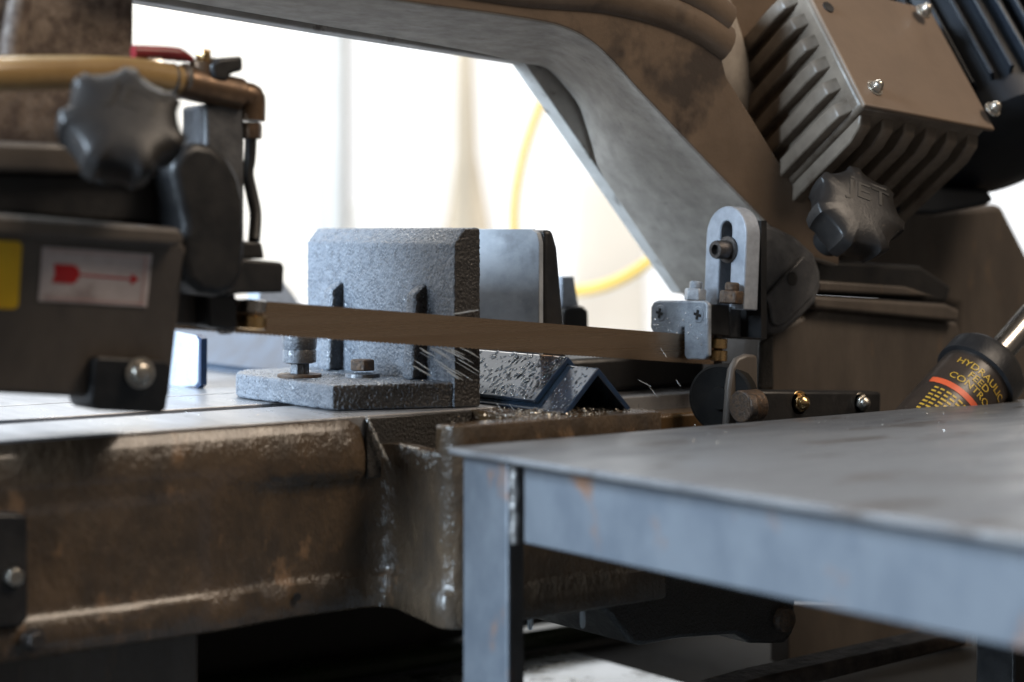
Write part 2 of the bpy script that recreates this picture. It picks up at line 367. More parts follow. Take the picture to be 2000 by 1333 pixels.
# black plate with bolts at the far left
bm = vprism([(-120,1000),(48,1004),(56,1016),(56,1210),(44,1225),(-120,1240)], 1.0, .012)
obj('access_plate', bm, M['black'], bed, bevel=.002)
for (px, py) in ((25,1126),(66,1250)):
    hexbolt('bolt', PV(px,py,1.0), -Y, .009, .005, M['nut_bright'] if py<1200 else M['nut'], bed, washer=.007)
hexbolt('plug', PV(580,1166,1.012), -Y, .005, .001, M['black'], bed)
# screw housing under the block
hs = vprism([(1168,1085),(1560,1085),(1552,1235),(1535,1258),(1470,1258),(1440,1240),(1330,1248),(1255,1262),(1235,1258),(1188,1200),(1172,1190)], .935, .16)
obj('screw_housing', hs, M['grime'], bed, bevel=.003)
for px, py in ((1528,1210),(1235,1120)):
    bm = NB(); lathe(bm, PV(px,py,.935), -Y, [(.009,0),(.008,.005),(.004,.007)], 20)
    obj('cast_boss', bm, M['rust'], bed)
# stand, pan and bars below
stand = empty('machine_stand', (-.35,.1,-.84), 'dark sheet metal stand carrying the left end of the saw bed', 'stand')
p = PV(390,1250,1.05); bm = NB(); bx(bm, -.75, p.x, .05, .40, -.84, -.1215)
obj('cabinet', bm, M['guard'], stand, bevel=.003)
bm = NB(); bx(bm, p.x+.002, .19, .30, .33, -.84, -.1215); bx(bm, .17, 1.6, .42, .43, -.84, -.225)
obj('back_panel', bm, M['black'], stand)
q0, q1 = PH(420,1335,-.215), PH(1240,1170,-.215)
bm = NB(); d = Vector((1,-.02,0)).normalized()
bx(bm, -.21, 1.5, .262, .29, -.235, -.218); obj('trough_wall', bm, M['trough'], stand, bevel=.006)
bm = NB(); bx(bm, -.21, .262, -.20, .261, -.262, -.236); obj('pan_floor', bm, M['pan'], stand)
bm = NB(); bx(bm, .263, 1.5, -.20, .261, -.262, -.238); obj('pan_shade_sheet', bm, M['rubber'], stand)  # near-black sheet stands in for the shaded right part of the pan
bm = vprism([(1420,1345),(1500,1322),(1890,1235),(1890,1262),(1560,1345)], .93, .03)
obj('cross_bar', bm, M['rustbar'], stand, bevel=.003)
bm = vprism([(1540,1180),(1900,1180),(1900,1262),(1540,1300)], 1.06, .02)
obj('inner_sheet', bm, M['guard'], stand, bevel=.001)

# ------------------------------------------------------------------ vise jaws
jaw = empty('vise_jaw', (-.03,.10,0), 'rough cast iron vise jaw with two gussets bolted nearest the camera', 'vise jaw')
CAST = (.0006, ((.0015,.0012),(.006,.0006)))
XC = .001
prof = [(XC-.021,.0005),(XC-.021,.1075),(XC-.0125,.1175),(XC-.001,.1178),(XC,.1165),(XC,.0005)]
bm = prism(NB(), [XY(x,.0215,z) for x,z in prof], Y*.185)
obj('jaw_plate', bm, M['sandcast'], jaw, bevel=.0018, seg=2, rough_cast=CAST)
base = [(-.0945,.052),(-.020,.0235),(-.0155,.0235),(-.0155,.20),(-.080,.205)] + arc(-.060,.165,.0365,math.pi*.62,math.pi,10)
bm = prism(NB(), [XY(x,y,.0006) for x,y in base], Z3*.0165)
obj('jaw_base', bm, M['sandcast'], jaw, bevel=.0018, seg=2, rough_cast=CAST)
for y0 in (.053,.1575):
    bm = prism(NB(), [XY(-.0155,y0,.0168),(-.0155,y0,.081),XY(-.0215,y0,.0795),XY(-.0295,y0,.0745),XY(-.0325,y0,.0168)], Y*.012)
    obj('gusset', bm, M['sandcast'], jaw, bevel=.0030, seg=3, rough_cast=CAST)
c = PH(585,737,.0171)
bm = NB(); lathe(bm, c, Z3, [(.0005,0),(.0148,0),(.0150,.0005),(.0148,.0022),(.009,.0024)], 32); obj('washer', bm, M['rust'], jaw)
bm = NB()
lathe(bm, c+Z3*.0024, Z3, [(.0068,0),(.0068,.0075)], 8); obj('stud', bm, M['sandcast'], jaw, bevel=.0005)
bm = NB()
lathe(bm, c+Z3*.0095, Z3, [(.0095,0),(.0113,.0008),(.0114,.008),(.0108,.0092),(.0114,.0102),(.0119,.018),(.0112,.0195),(.006,.020)], 32)
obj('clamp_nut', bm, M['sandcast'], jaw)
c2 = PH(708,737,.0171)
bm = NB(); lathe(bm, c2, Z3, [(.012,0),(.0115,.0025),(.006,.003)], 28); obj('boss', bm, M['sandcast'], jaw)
hexbolt('hex_bolt', c2+Z3*.0045, Z3, .0150, .0075, M['rust'], jaw)

jaw2 = empty('vise_jaw', (.085,.14,0), 'smooth machined vise jaw facing the camera behind the rough jaw', 'vise jaw')
X2 = .0690
def rr(x, t): return x
pf = [(.046,.0005),(.046,.108),(.0485,.1145),(.055,.1172),(.22,.1172),(.22,.0005)]
bm = prism(NB(), [XY(X2,y,z) for y,z in pf], X*.004); obj('jaw_face', bm, M['machined'], jaw2, bevel=.0006)
bm = prism(NB(), [XY(X2+.0041,.0455,.0005),XY(X2+.0041,.0455,.1165),XY(X2+.012,.0455,.1165),XY(X2+.0165,.0455,.104),XY(X2+.028,.0455,.0005)], Y*.175)
obj('jaw_plate', bm, M['black'], jaw2, bevel=.003, seg=3)
bm = prism(NB(), [XY(X2+.017,.075,.095),XY(X2+.0215,.075,.085),XY(X2+.040,.075,.0005),XY(X2+.017,.075,.0005)], Y*.02)
obj('gusset', bm, M['black'], jaw2, bevel=.002)
bm = NB(); bx(bm, X2+.012, X2+.16, .05, .20, .0006, .026); obj('jaw_base', bm, M['black'], jaw2, bevel=.004)
bm = vprism([(1103,606),(1112,597),(1140,598),(1150,608),(1152,700),(1103,700)], 1.17, .035); obj('screw_block', bm, M['black'], jaw2, bevel=.002)
bm = vprism([(1097,540),(1121,540),(1131,600),(1098,600)], 1.175, .02); obj('wedge_handle', bm, M['slotplate'], jaw2, bevel=.001)

# ------------------------------------------------------------------ stock
LEG, TH = .0392, .0038
def angle(name, xa, za, y0, y1, label):
    r2 = 1/math.sqrt(2)
    o1 = Vector((-r2,0,-r2)); o2 = Vector((r2,0,-r2))
    A = Vector((xa,0,za))
    pts = [A+o1*.0015+Vector((0,0,0)), A+o1*LEG]
    n1 = Vector((r2,0,-r2)); n2 = Vector((-r2,0,-r2))
    pts = [A+o1*LEG, A+o1*LEG+n1*TH*.9, A+Vector((0,0,-TH*math.sqrt(2))), A+o2*LEG+n2*TH*.9, A+o2*LEG, A+o2*.001, A+o1*.001]
    bm = prism(NB(), [p+Y*y0 for p in pts], Y*(y1-y0))
    o = obj(name, bm, M['stock'], bevel=.0006, seg=2, label=label, cat='angle iron', group='angle irons clamped in the vise')
    o.data.materials.append(M['stockend'])
    for p in o.data.polygons:
        if abs(p.normal.y) > .9: p.material_index = 1
    return o
XA, ZA = .0400, .0287
angle('angle_iron', XA, ZA, -.053, 1.1, 'wet blue-black angle iron under the other, its V shaped end nearest the camera')
angle('angle_iron', XA, ZA+.0056, -.022, 1.1, 'upper wet blue-black angle iron beaded with droplets, nested over the lower one')
# blurred offcut standing on the bed at left
ST = empty('channel_offcut', PH(362,757,0), 'short bright channel offcut with rounded corner standing on the bed top at left', 'offcut')
bm = uprism([(330,646),(380,656),(387,664),(386,748),(380,755),(300,762),(300,642)], .668, .004)
obj('web', bm, M['slotplate'], ST, bevel=.001)
bm = uprism([(382,653),(393,662),(392,752),(383,762),(300,769),(300,764),(381,757),(388,749),(388,664)], .668, .005)
obj('flange', bm, M['stockend'], ST)
bm = vprism([(505,545),(556,553),(590,600),(505,600)], 1.45, .02)
obj('rear_stop', bm, M['slotplate'], bevel=.001, label='pale sloping steel stop seen behind the left blade guide', cat='stop')

# ------------------------------------------------------------------ outfeed table
TZ = -.006
tab = empty('outfeed_table', (.2,-.4,-.84), 'blue-grey welded steel table with scaled plate top in the right foreground', 'table')
bm = NB(); bx(bm, -.122, .42, -.86, -.115, TZ-.004, TZ); obj('table_plate', bm, M['tableplate'], tab, bevel=.001)
bm = NB(); prism(bm, [XY(-.113,-.118,-.84),XY(-.113,-.160,-.84),XY(-.108,-.160,-.84),XY(-.108,-.123,-.84),XY(-.073,-.123,-.84),XY(-.073,-.118,-.84)], Z3*(.84+TZ-.0042))
bmesh.ops.translate(bm, verts=bm.verts, vec=(0,.0005,0))
obj('leg', bm, M['tableframe'], tab, bevel=.001)
bm = NB(); bx(bm, -.107, -.102, -.84, -.166, TZ-.049, TZ-.0043); obj('apron', bm, M['tableframe'], tab, bevel=.001)
bm = NB(); bx(bm, -.070, .40, -.1245, -.1195, TZ-.049, TZ-.0043); obj('apron', bm, M['tableframe'], tab, bevel=.001)
bm = NB()
tube(bm, [XY(-.1095+.0004*math.sin(i*2.3), -.1615+.0003*math.sin(i*1.7), TZ-.0065-.043*i/9) for i in range(10)], lambda t: .0026+.00015*math.sin(t*60), 12, 4)
obj('weld_bead', bm, M['weld'], tab)
for x in (.315,):
    bm = NB(); bx(bm, x, x+.04, -.165, -.1315, -.84, TZ-.0495); obj('leg', bm, M['black'], tab, bevel=.002)
bm = NB(); bx(bm, -.113, -.073, -.85, -.80, -.84, TZ-.0495); obj('leg', bm, M['tableframe'], tab, bevel=.002)

# ------------------------------------------------------------------ saw arm
arm = empty('band_saw', PV(1500,500,1.0), 'dirty brown band saw arm with arched casting, blade, guides, gearbox and motor', 'band saw')
# arched casting: main body
fpx = [(640,-20),(780,4),(900,20),(1000,34),(1093,52),(1152,81),(1200,125),(1240,170),(1280,212),(1330,265),(1400,338),(1500,440),(1545,490)]
kpx = [(336,0),(600,46),(900,98),(1017,124),(1066,135),(1102,171),(1129,207),(1145,252),(1156,288),(1170,333),(1215,405),(1318,558),(1350,600)]
fi = catmull([PV(560,-34,1.0)]+[PV(a,b,1.0) for a,b in fpx], 6); ki = catmull([PV(230,-18,1.12)]+[PV(a,b,1.12) for a,b in kpx], 6)
outer = [PV(1640,520,1.0), PV(1640,430,1.0), PV(1555,370,1.0), PV(1420,150,1.0), PV(1405,90,1.0), PV(1400,-60,1.0), PV(1200,-160,1.0), PV(600,-260,1.0), PV(200,-260,1.0), PV(265,-60,1.0)]
bm = NB()
fr = [bm.verts.new(p) for p in fi+outer]; bk_ = [bm.verts.new(p) for p in ki+[p+Y*.12 for p in outer]]
bm.faces.new(fr); bm.faces.new(bk_[::-1])
for i in range(len(fr)): bm.faces.new((fr[i], bk_[i], bk_[(i+1)%len(fr)], fr[(i+1)%len(fr)]))
bow = obj('arch_casting', bm, M['armpaint'], arm, bevel=.006, seg=3, smooth=30)
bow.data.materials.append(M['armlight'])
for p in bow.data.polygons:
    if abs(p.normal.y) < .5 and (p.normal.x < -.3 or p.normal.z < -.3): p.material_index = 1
# rear flange of the arch: straight inner edge, stands further into the opening
fl_px = [(240,5),(267,9),(600,64),(1000,126),(1310,572),(1330,575),(1420,500),(1300,160),(1050,40),(700,-60),(268,-60)]
bm = prism(NB(), [PV(a,b,1.14) for a,b in fl_px], -Y*.0155)
o = obj('rear_flange', bm, M['flange'], arm, bevel=.001)
# rounded rib on the outer side of the arch
bm = NB(); tube(bm, [PV(a,b,1.009) for a,b in ((820,-50),(1000,-22),(1160,-8),(1270,18),(1350,52),(1405,88))], .016, 16, 6)
obj('arch_rib', bm, M['armpaint'], arm)
bm = NB(); tube(bm, [PV(a,b,1.006) for a,b in ((1180,-60),(1290,-32),(1360,2),(1410,40))], .014, 16, 6)
obj('arch_rib', bm, M['armpaint'], arm)
bm = vprism([(1340,-120),(1740,-120),(1740,10),(1640,420),(1480,330),(1360,60)], 1.045, .05)
obj('gearbox_seat', bm, M['armpaint'], arm, bevel=.004)
# left post of the arch
bm = vprism([(-200,-120),(265,-120),(264,0),(262,140),(258,300),(240,470),(-200,470)], 1.03, .12)
obj('arch_post', bm, M['pillar'], arm, bevel=.004, seg=3)
bm = NB(); tube(bm, [PV(a,b,1.027) for a,b in ((45,-60),(38,0),(25,70),(22,110))], .007, 12, 5)
obj('post_rib', bm, M['pillar'], arm)

# blade
def bp(s, h, y=.008):  # s along the blade from the jaw corner, h above blade bottom
    top = Vector((0,0,.0584)); return top+AX*s+AZ*(h-.0208)+Y*(y-.008)
P0 = Vector((0,.008,.0584))
bm = NB(); th = .0010
pts = []
s0, s1, pitch = -.235, .205, .0032
pts.append((s0,.0208)); 
s = s0; lowr = []
while s < s1-pitch:
    lowr += [(s,.0004),(s+pitch*.45,.0011)]
    s += pitch
poly = [(s0,.0208)]+lowr+[(s1,.0004),(s1,.0208)]
def blade_pt(s, h): return Vector((0,.0075,.0584))+AX*s+AZ*(h-.0208)
bm = prism(NB(), [blade_pt(a,b) for a,b in poly], Y*th)
obj('blade', bm, M['blade'], arm, smooth=20)

# guide on the right
UG = .9136
g = arm
bm = uprism([(1276,590),(1284,587),(1374,588),(1382,594),(1382,695),(1376,703),(1340,702),(1336,694),(1336,640),(1329,640),(1329,660),(1276,652),(1270,640),(1271,600)], UG, .0042)
gb = obj('guide_block', bm, M['guide'], arm, bevel=.0012)
for px, py in ((1290,612),(1364,615)):
    c = PU(px,py,UG)
    bm = NB(); lathe(bm, c+X*.0004, -X, [(.0062,0),(.0060,.0004),(.0054,.0010),(.0025,.0011)], 28); sr = obj('countersunk_screw', bm, M['guide'], gb)
    bm = NB()
    for ang in (.2, .2+math.pi/2):
        d1 = Y*math.cos(ang)+Z3*math.sin(ang); d2 = -Y*math.sin(ang)+Z3*math.cos(ang)
        box(bm, c-X*.0009, (d1,d2,X), (.0035,.0010,.0004+.0001*ang))
    obj('cross_recess', bm, M['black'], gb)
cA = PU(1343,588,UG)+X*.007; cB = PU(1395,592,UG)+X*.016-Z3*.001
hexbolt('guide_nut', cA, AZ, .0138, .0085, M['guide'], gb, shank=.0046)
hexbolt('guide_nut', cB, AZ, .0150, .0092, M['rust'], gb, shank=.0050)
bm = vprism([(1386,594),(1425,596),(1426,658),(1386,654)], .9815, .055); obj('guide_body', bm, M['black'], arm, bevel=.001)
bm = vprism([(1424,600),(1470,600),(1500,560),(1500,665),(1424,662)], .990, .05); obj('guide_carrier', bm, M['bracket'], arm, bevel=.002)
for (y0,y1) in ((661,682),(684,706)):
    c0, c1 = PV(1402,y1,.990), PV(1402,y0,.990)
    bm = NB(); h = (c1-c0).length
    lathe(bm, c0, AZ, [(.0052,0),(.0064,.0006),(.0064,h-.0006),(.0052,h)], 28); obj('guide_roller', bm, M['brass'], arm)
bm = NB(); cyl(bm, PV(1402,712,.99), PV(1402,640,.99), .003, 12); obj('roller_pin', bm, M['nut'], arm)
# slotted plate
UP = .940
oc = []
def up(px, py): return PU(px,py,UP)
cT = up(1418,459); rw = (up(1379,500)-up(1457,500)).length/2
ym = cT.y
bm = NB()
zt = cT.z; zb = up(1457,606).z
outer_ = [XY(cT.x, ym+rw*math.cos(t), zt+rw*math.sin(t)) for t in [math.pi*i/14 for i in range(15)]]
sw = .0058
inner_ = [XY(cT.x, ym-sw*math.cos(t), zt+.004+sw*math.sin(t)) for t in [math.pi*i/8 for i in range(9)]]
ring = outer_ + [XY(cT.x, ym-rw, zb), XY(cT.x, ym-sw, zb)] + inner_ + [XY(cT.x, ym+sw, zb), XY(cT.x, ym+rw, zb)]
prism(bm, ring, X*.014)
bmesh.ops.rotate(bm, cent=cT, matrix=Matrix.Rotation(TAU*.6,3,'Y'), verts=bm.verts)
sp = obj('slotted_plate', bm, M['slotplate'], arm, bevel=.001)
bm = NB(); bx(bm, cT.x+.0145, cT.x+.02, ym-rw, ym+rw, zb-.02, zt+.01); obj('plate_backing', bm, M['black'], arm)
cS = up(1424,488)
bm = NB(); lathe(bm, cS, -X, [(.0095,0),(.0095,.002),(.0065,.0022),(.0065,.0125),(.006,.0135),(.0036,.0136),(.0034,.009),(.0005,.009)], 28)
obj('socket_screw', bm, M['nut'], sp)
# right bracket casting
br = [(1462,440),(1492,436),(1520,445),(1555,462),(1592,496),(1604,532),(1605,560),(1594,592),(1565,622),(1532,650),(1512,656),(1500,648),(1492,620),(1478,602),(1470,560)]
bm = vprism(br, .992, .03); bk = obj('guide_bracket', bm, M['bracket'], arm, bevel=.004, seg=3)
bm = vprism([(1563,500),(1588,520),(1594,545),(1584,576),(1560,602),(1530,632),(1514,640),(1502,632),(1498,600),(1489,582)], .9916, -.0035)
obj('bracket_pad', bm, M['bracket'], bk, bevel=.0015)
bm = NB(); lathe(bm, PV(1547,545,.9878), -Y, [(.0052,0),(.0052,.0003)], 24); obj('pin_hole', bm, M['black'], bk)
# guard on the right
lp = [(1508,650),(1600,600),(1872,628),(1880,660),(1850,830),(1490,830),(1495,760)]
bm = vprism(lp, 1.006, .10); gr = obj('wheel_guard', bm, M['guard'], arm, bevel=.004, seg=3)
bm = vprism([(1590,578),(1850,594),(1876,606),(1872,630),(1592,604)], .997, .12); obj('guard_lip', bm, M['guard'], gr, bevel=.003, seg=3)
bm = vprism([(1488,668),(1512,650),(1513,762),(1484,764)], 1.0, .005); obj('guard_edge', bm, M['grime'], gr, bevel=.002)
bm = vprism([(1560,505),(1800,520),(1860,560),(1850,592),(1560,574)], 1.01, .06); obj('guide_rail', bm, M['black'], arm, bevel=.003)
bm = vprism([(1600,548),(1770,560),(1830,580),(1600,570)], 1.0, .03); obj('rail_lip', bm, M['guard'], arm, bevel=.002)
bm = vprism([(1640,400),(1830,410),(1958,398),(2012,505),(2100,520),(2100,830),(1860,830),(1870,600),(1640,540)], 1.075, .08); obj('pivot_housing', bm, M['guard'], arm, bevel=.006)
bm = vprism([(1560,360),(1930,368),(1945,392),(1930,402),(1830,420),(1640,420)], 1.0, .06); obj('gearbox_foot', bm, M['motor'], arm, bevel=.004)
# black bar with bolts, wiper disc
bm = vprism([(1478,764),(1722,766),(1720,850),(1478,850)], .948, .02); bar = obj('brush_bar', bm, M['black'], arm, bevel=.002)
hexbolt('cap_nut', PV(1562,787,.948), -Y, .0115, .003, M['brass'], bar, washer=.0085, domed=True, label='brass coloured cap nut')
hexbolt('cap_nut', PV(1682,787,.948), -Y, .0100, .003, M['nut_bright'], bar, washer=.0075, domed=True)
bm = NB(); cyl(bm, PV(1445,795,.935), PV(1480,792,.935), .011, 24); cyl(bm, PV(1462,793,.928), PV(1478,792,.925), .0075, 20); obj('brush_hub', bm, M['rust'], bar, bevel=.001)
bm = vprism([(1430,720),(1442,700),(1460,692),(1480,694),(1482,790),(1470,835),(1420,835),(1424,760)], .945, .006); obj('brush_plate', bm, M['guard'], bar, bevel=.002)
cD = PV(1408,778,.955)
bm = NB(); lathe(bm, cD, -(X*.90+Y*.43), [(.0225,-.012),(.0232,-.010),(.0232,0),(.0215,.0012),(.0205,.0006),(.008,.0006),(.0075,.004),(.001,.0045)], 40)
obj('wiper_wheel', bm, M['rubber'], bar)

# knobs
KAX = Vector((-.16,-.80,.50)).normalized()
KX = (X-KAX*X.dot(KAX)).normalized(); KY = KAX.cross(KX)
def knob(c, R, m, textrot, parent):
    lob = 7
    def rf(t, h, rad):
        k = (t*lob/(2*math.pi)) % 1.0
        x = abs(k-.5)*2          # 0 at middle of scallop
        bite = max(0, 1-(x/.72)**2)**.5 if x < .72 else 0
        f = min(1, max(0, (rad/R-.62)/.22))
        return 1-.15*bite*f
    prof = [(R*.35,-.014),(R*.68,-.013),(R*.90,-.007),(R*.97,.001),(R,.008),(R,.0135),(R*.985,.0150),(R*.95,.0160),(R*.80,.0176),(R*.6,.0188),(R*.35,.0194),(R*.1,.0195)]
    bm = NB(); lathe(bm, c, KAX, prof, 168, rot=.3, rfun=rf)
    k = obj('clamp_knob', bm, M['knob'], parent, smooth=32)
    bm = NB(); cyl(bm, c-KAX*.034, c-KAX*.013, R*.3, 24); obj('knob_stem', bm, M['black'], k)
    return k
def text_mesh(s, size, name='t', extrude=0):
    cu = bpy.data.curves.new(name, 'FONT'); cu.body = s; cu.size = size; cu.extrude = extrude
    cu.align_x = 'CENTER'; cu.align_y = 'CENTER'; cu.resolution_u = 3
    t = bpy.data.objects.new(name, cu); me = bpy.data.meshes.new_from_object(t)
    bpy.data.objects.remove(t); bm = NB(); bm.from_mesh(me); bpy.data.meshes.remove(me); bpy.data.curves.remove(cu)
    return bm
for (c, R) in ((PV(1660,428,.935), .0355), (PV(232,262,.925), .0335)):
    k = knob(c, R, None, 0, arm)
    bm = text_mesh('JET', R*.56, extrude=.0004)
    bmesh.ops.scale(bm, vec=(1.25,1.0,1), verts=bm.verts)
    ex = (KX*.88 - KY*.48).normalized(); ey = KAX.cross(ex).normalized()
    oc = c+KAX*.0192+ey*R*.30+ex*R*.10
    for v in bm.verts:
        q = v.co.copy()
        r = math.hypot(q.x+R*.10, q.y+R*.30)/R
        hh = .0195-.0007*max(0,(r-.1)/.5) if r < .6 else .0188-.0012*(r-.6)/.2 if r < .8 else .0176-.0016*(r-.8)/.15
        v.co = c+ey*R*.30+ex*R*.10+ex*q.x+ey*q.y+KAX*(q.z+hh+.0002)
    obj('lettering', bm, M['emboss'], k)
    bm = NB()
    box(bm, oc+ey*R*.30-KAX*.0014, (ex,ey,KAX), (R*.40,R*.020,.0007)); obj('lettering_bar', bm, M['emboss'], k)

# gearbox
K = PV(1690,205,.922)
G1, G2, G3 = WK, AX, -NK         # along cover left edge, along cover bottom edge, into the body
LA, LB, LD = .118, .142, .112
def gk(a, b, d): return K+G2*b+G1*a+G3*d
bm = prism(NB(), [gk(.003,.003,.004),gk(LA,.003,.004),gk(LA,LB-.003,.004),gk(.003,LB-.003,.004)], G3*(LD-.004))
gx = obj('gearbox', bm, M['gear'], arm, bevel=.004, seg=3)
bm = prism(NB(), [gk(0,0,0),gk(LA+.002,0,0),gk(LA+.002,LB,0),gk(0,LB,0)], G3*.0038)
cv = obj('cover_plate', bm, M['cover'], gx, bevel=.0012)
for i in range(6):
    a = .012+i*.0205
    bm = NB()
    q = [gk(a-.0045,.004,.016),gk(a+.0045,.004,.016),gk(a+.0045,-.002,.022),gk(a-.0045,-.002,.022)]
    pts = [(.004,.013),(-.0045,.022),(-.0058,.034),(-.0058,LD+.01),(.004,LD+.01)]
    prism(bm, [gk(a-.0058,b,d) for b,d in pts], G1*.0112)
    obj('cooling_rib', bm, M['gear'], gx, bevel=.0012, seg=2)
for i in range(6):
    b = .014+i*.0235
    pts = [(.004,.012),(-.0035,.018),(-.0075,.032),(-.0075,LD+.01),(.004,LD+.01)]
    bm = prism(NB(), [gk(a,b-.006,d) for a,d in pts], G2*.012)
    obj('cooling_rib', bm, M['gear'], gx, bevel=.0013, seg=2)
def coverpt(px, py):   # where the photo ray meets the cover plane
    d = PZ(px,py,1.0)-CAM; t = (K-CAM).dot(NK)/d.dot(NK); return CAM+d*t
for px, py in ((1710,172),(1805,22),(1940,213)):
    hexbolt('cover_screw', coverpt(px,py), NK, .0085, .0035, M['nut_bright'], gx, washer=.0065, domed=True)
bm = NB(); lathe(bm, coverpt(1618,14)-NK*.001, NK, [(.0048,0),(.0048,.0014)], 20); obj('breather_hole', bm, M['black'], gx)
bm = NB(); lathe(bm, gk(LA+.004,-.04,.10), WK*.5+NK*.6-AX*.6, [(.045,-.06),(.045,.03),(.040,.045),(.01,.046)], 32); obj('gearbox_neck', bm, M['armlight'], arm)
# motor
mc = gk(.02, LB+.086, .045); mr = .070
bm = NB(); lathe(bm, mc+WK*.015, WK, [(.03,-.012),(mr*.8,-.008),(mr*.98,0),(mr,.012),(mr,.33)], 48)
mo = obj('motor', bm, M['motor'], arm)
a_, r_, s_ = frame(WK)
for i in range(30):
    t = 2*math.pi*i/30
    dr = r_*math.cos(t)+s_*math.sin(t); dt = -r_*math.sin(t)+s_*math.cos(t)
    if dr.dot(NK) < -.5: continue
    bm = NB(); box(bm, mc+WK*.20+dr*(mr+.004), (dr,dt,WK), (.0065,.0016,.165)); obj('motor_fin', bm, M['motor'], mo, bevel=.0006)

# guard on the left with its stickers
gp = [(-150,440),(360,476),(366,490),(360,520),(332,770),(322,790),(160,776),(-150,762)]
def leanpt(px, py):   # guard front leans back towards its foot
    for _ in range(6):
        z = PV(px,py,.97).z
        v = .955+(.105-z)*.30
    p = PV(px,py,v)
    v = .955+(.105-p.z)*.30
    return PV(px,py,v)
bm = prism(NB(), [leanpt(a,b) for a,b in gp], Y*.075)
gl = obj('wheel_guard', bm, M['guard'], arm, bevel=.004, seg=3)
bm = prism(NB(), [PV(a,b,.942) for a,b in ((-150,405),(352,446),(362,462),(358,482),(-150,450))], Y*.11); obj('guard_lip', bm, M['guard'], gl, bevel=.003, seg=3)
bm = vprism([(-150,330),(350,345),(440,400),(440,450),(-150,410)], .985, .08); obj('guard_neck', bm, M['black'], gl, bevel=.003)
bm = vprism([(-150,270),(340,290),(420,330),(420,350),(-150,330)], .975, .09); obj('guide_rail', bm, M['guard'], arm, bevel=.003)
bm = vprism([(320,560),(462,575),(462,630),(455,640),(320,634)], 1.0, .03); obj('guard_tail', bm, M['guard'], gl, bevel=.002)
def sticker(px, m, lift, name, par):
    bm = prism(NB(), [leanpt(a,b)-Y*lift for a,b in px], Y*.0004); return obj(name, bm, M[m], par)
sticker([(82,482),(296,497),(286,600),(74,588)], 'white_label', .0008, 'arrow_sticker', gl)
sticker([(93,489),(287,503),(286.5,504.5),(93,490.5)], 'pink', .0011, 'sticker_print', gl)
sticker([(85,581),(280,593),(279.5,595),(85,583)], 'pink', .0011, 'sticker_print', gl)
sticker([(282,502),(285,502),(276,594),(273,594)], 'pink', .0011, 'sticker_print', gl)
sticker([(104,516),(142,518),(152,524),(155,536),(149,549),(140,555),(100,552),(106,536)], 'red', .0011, 'arrow_tail', gl)
sticker([(152,535.5),(256,544.5),(255.7,547.5),(152,538.5)], 'red', .0011, 'arrow_shaft', gl)
sticker([(255,535),(270,546),(253,557)], 'red', .0011, 'arrow_head', gl)
sticker([(-60,468),(36,472),(42,479),(35,597),(28,604),(-60,602)], 'yellow_label', .0008, 'warning_sticker', gl)
bm = prism(NB(), [leanpt(a,b)-Y*.008 for a,b in ((172,702),(180,696),(312,704),(324,716),(318,760),(312,800),(300,806),(176,800),(166,786))], Y*.03)
hb = obj('guard_bracket', bm, M['black'], gl, bevel=.002)
c = leanpt(259,727)-Y*.0085
bm = NB(); lathe(bm, c, -Y, [(.0086,0),(.0086,.0014),(.0062,.0016),(.0060,.004),(.0045,.0056),(.002,.0060)], 28); obj('pan_head_screw', bm, M['nut_bright'], gl)
# left guide casting
lb = [(335,330),(352,292),(380,276),(418,284),(446,308),(468,345),(480,395),(482,470),(478,530),(462,566),(430,580),(392,574),(366,548),(352,500),(362,440),(352,400)]
bm = vprism(lb, .955, .05); lk = obj('guide_bracket', bm, M['black'], arm, bevel=.006, seg=3)
bm = vprism([(402,205),(440,200),(478,204),(478,470),(402,470)], .998, .03); obj('valve_post', bm, M['bracket'], arm, bevel=.002)
bm = vprism([(462,520),(476,505),(552,513),(556,522),(554,572),(470,574),(440,580)], .968, .035); obj('nozzle_block', bm, M['black'], arm, bevel=.0015)
bm = vprism([(470,470),(512,474),(518,506),(468,506)], .985, .02); obj('nozzle_cap', bm, M['black'], arm, bevel=.0015)
bm = vprism([(404,575),(462,575),(466,640),(446,646),(408,640)], .985, .035); obj('guide_body', bm, M['black'], arm, bevel=.002)
for (y0,y1) in ((585,612),(615,644)):
    c0, c1 = PV(490,y1,1.000), PV(490,y0,1.000); h = (c1-c0).length
    bm = NB(); lathe(bm, c0, AZ, [(.0075,0),(.0090,.0008),(.0090,h-.0008),(.0075,h)], 28); obj('guide_roller', bm, M['steel'] if y0<600 else M['brass'], arm)
bm = NB(); lathe(bm, PV(440,640,.995), -Z3, [(.006,-.004),(.006,.002),(.003,.004)], 16); obj('drip_screw', bm, M['nut'], arm)

# ------------------------------------------------------------------ coolant valve and hoses
va = empty('coolant_valve', PV(430,210,1.0), 'brown brass ball valve with red lever on top of the left guide', 'valve')
vz = 1.000
def vp(px, py): return PV(px,py,vz)
bm = NB(); tube(bm, [vp(348,159),vp(470,186)], .0098, 20, 0); obj('valve_body', bm, M['copper'], va, bevel=.001)
bm = NB(); lathe(bm, vp(425,176), vp(470,186)-vp(425,176), [(.0098,-.003),(.0098,.004)], 6); obj('valve_collar', bm, M['copper'], va, bevel=.0006)
bm = NB(); tube(bm, [vp(455,182),vp(476,186),vp(491,190),vp(493,205),vp(492,236)], .0078, 16, 3); obj('elbow', bm, M['copper'], va)
bm = NB(); lathe(bm, vp(491,272), Z3, [(.0062,0),(.0066,.002),(.0066,.008),(.0058,.010)], 6); obj('compression_nut', bm, M['copper'], va, bevel=.0005)
bm = NB(); cyl(bm, vp(396,168), vp(396,122), .0080, 16); obj('valve_neck', bm, M['copper'], va)
hexbolt('lever_nut', vp(397,121), Z3, .0085, .0070, M['brass'], va)
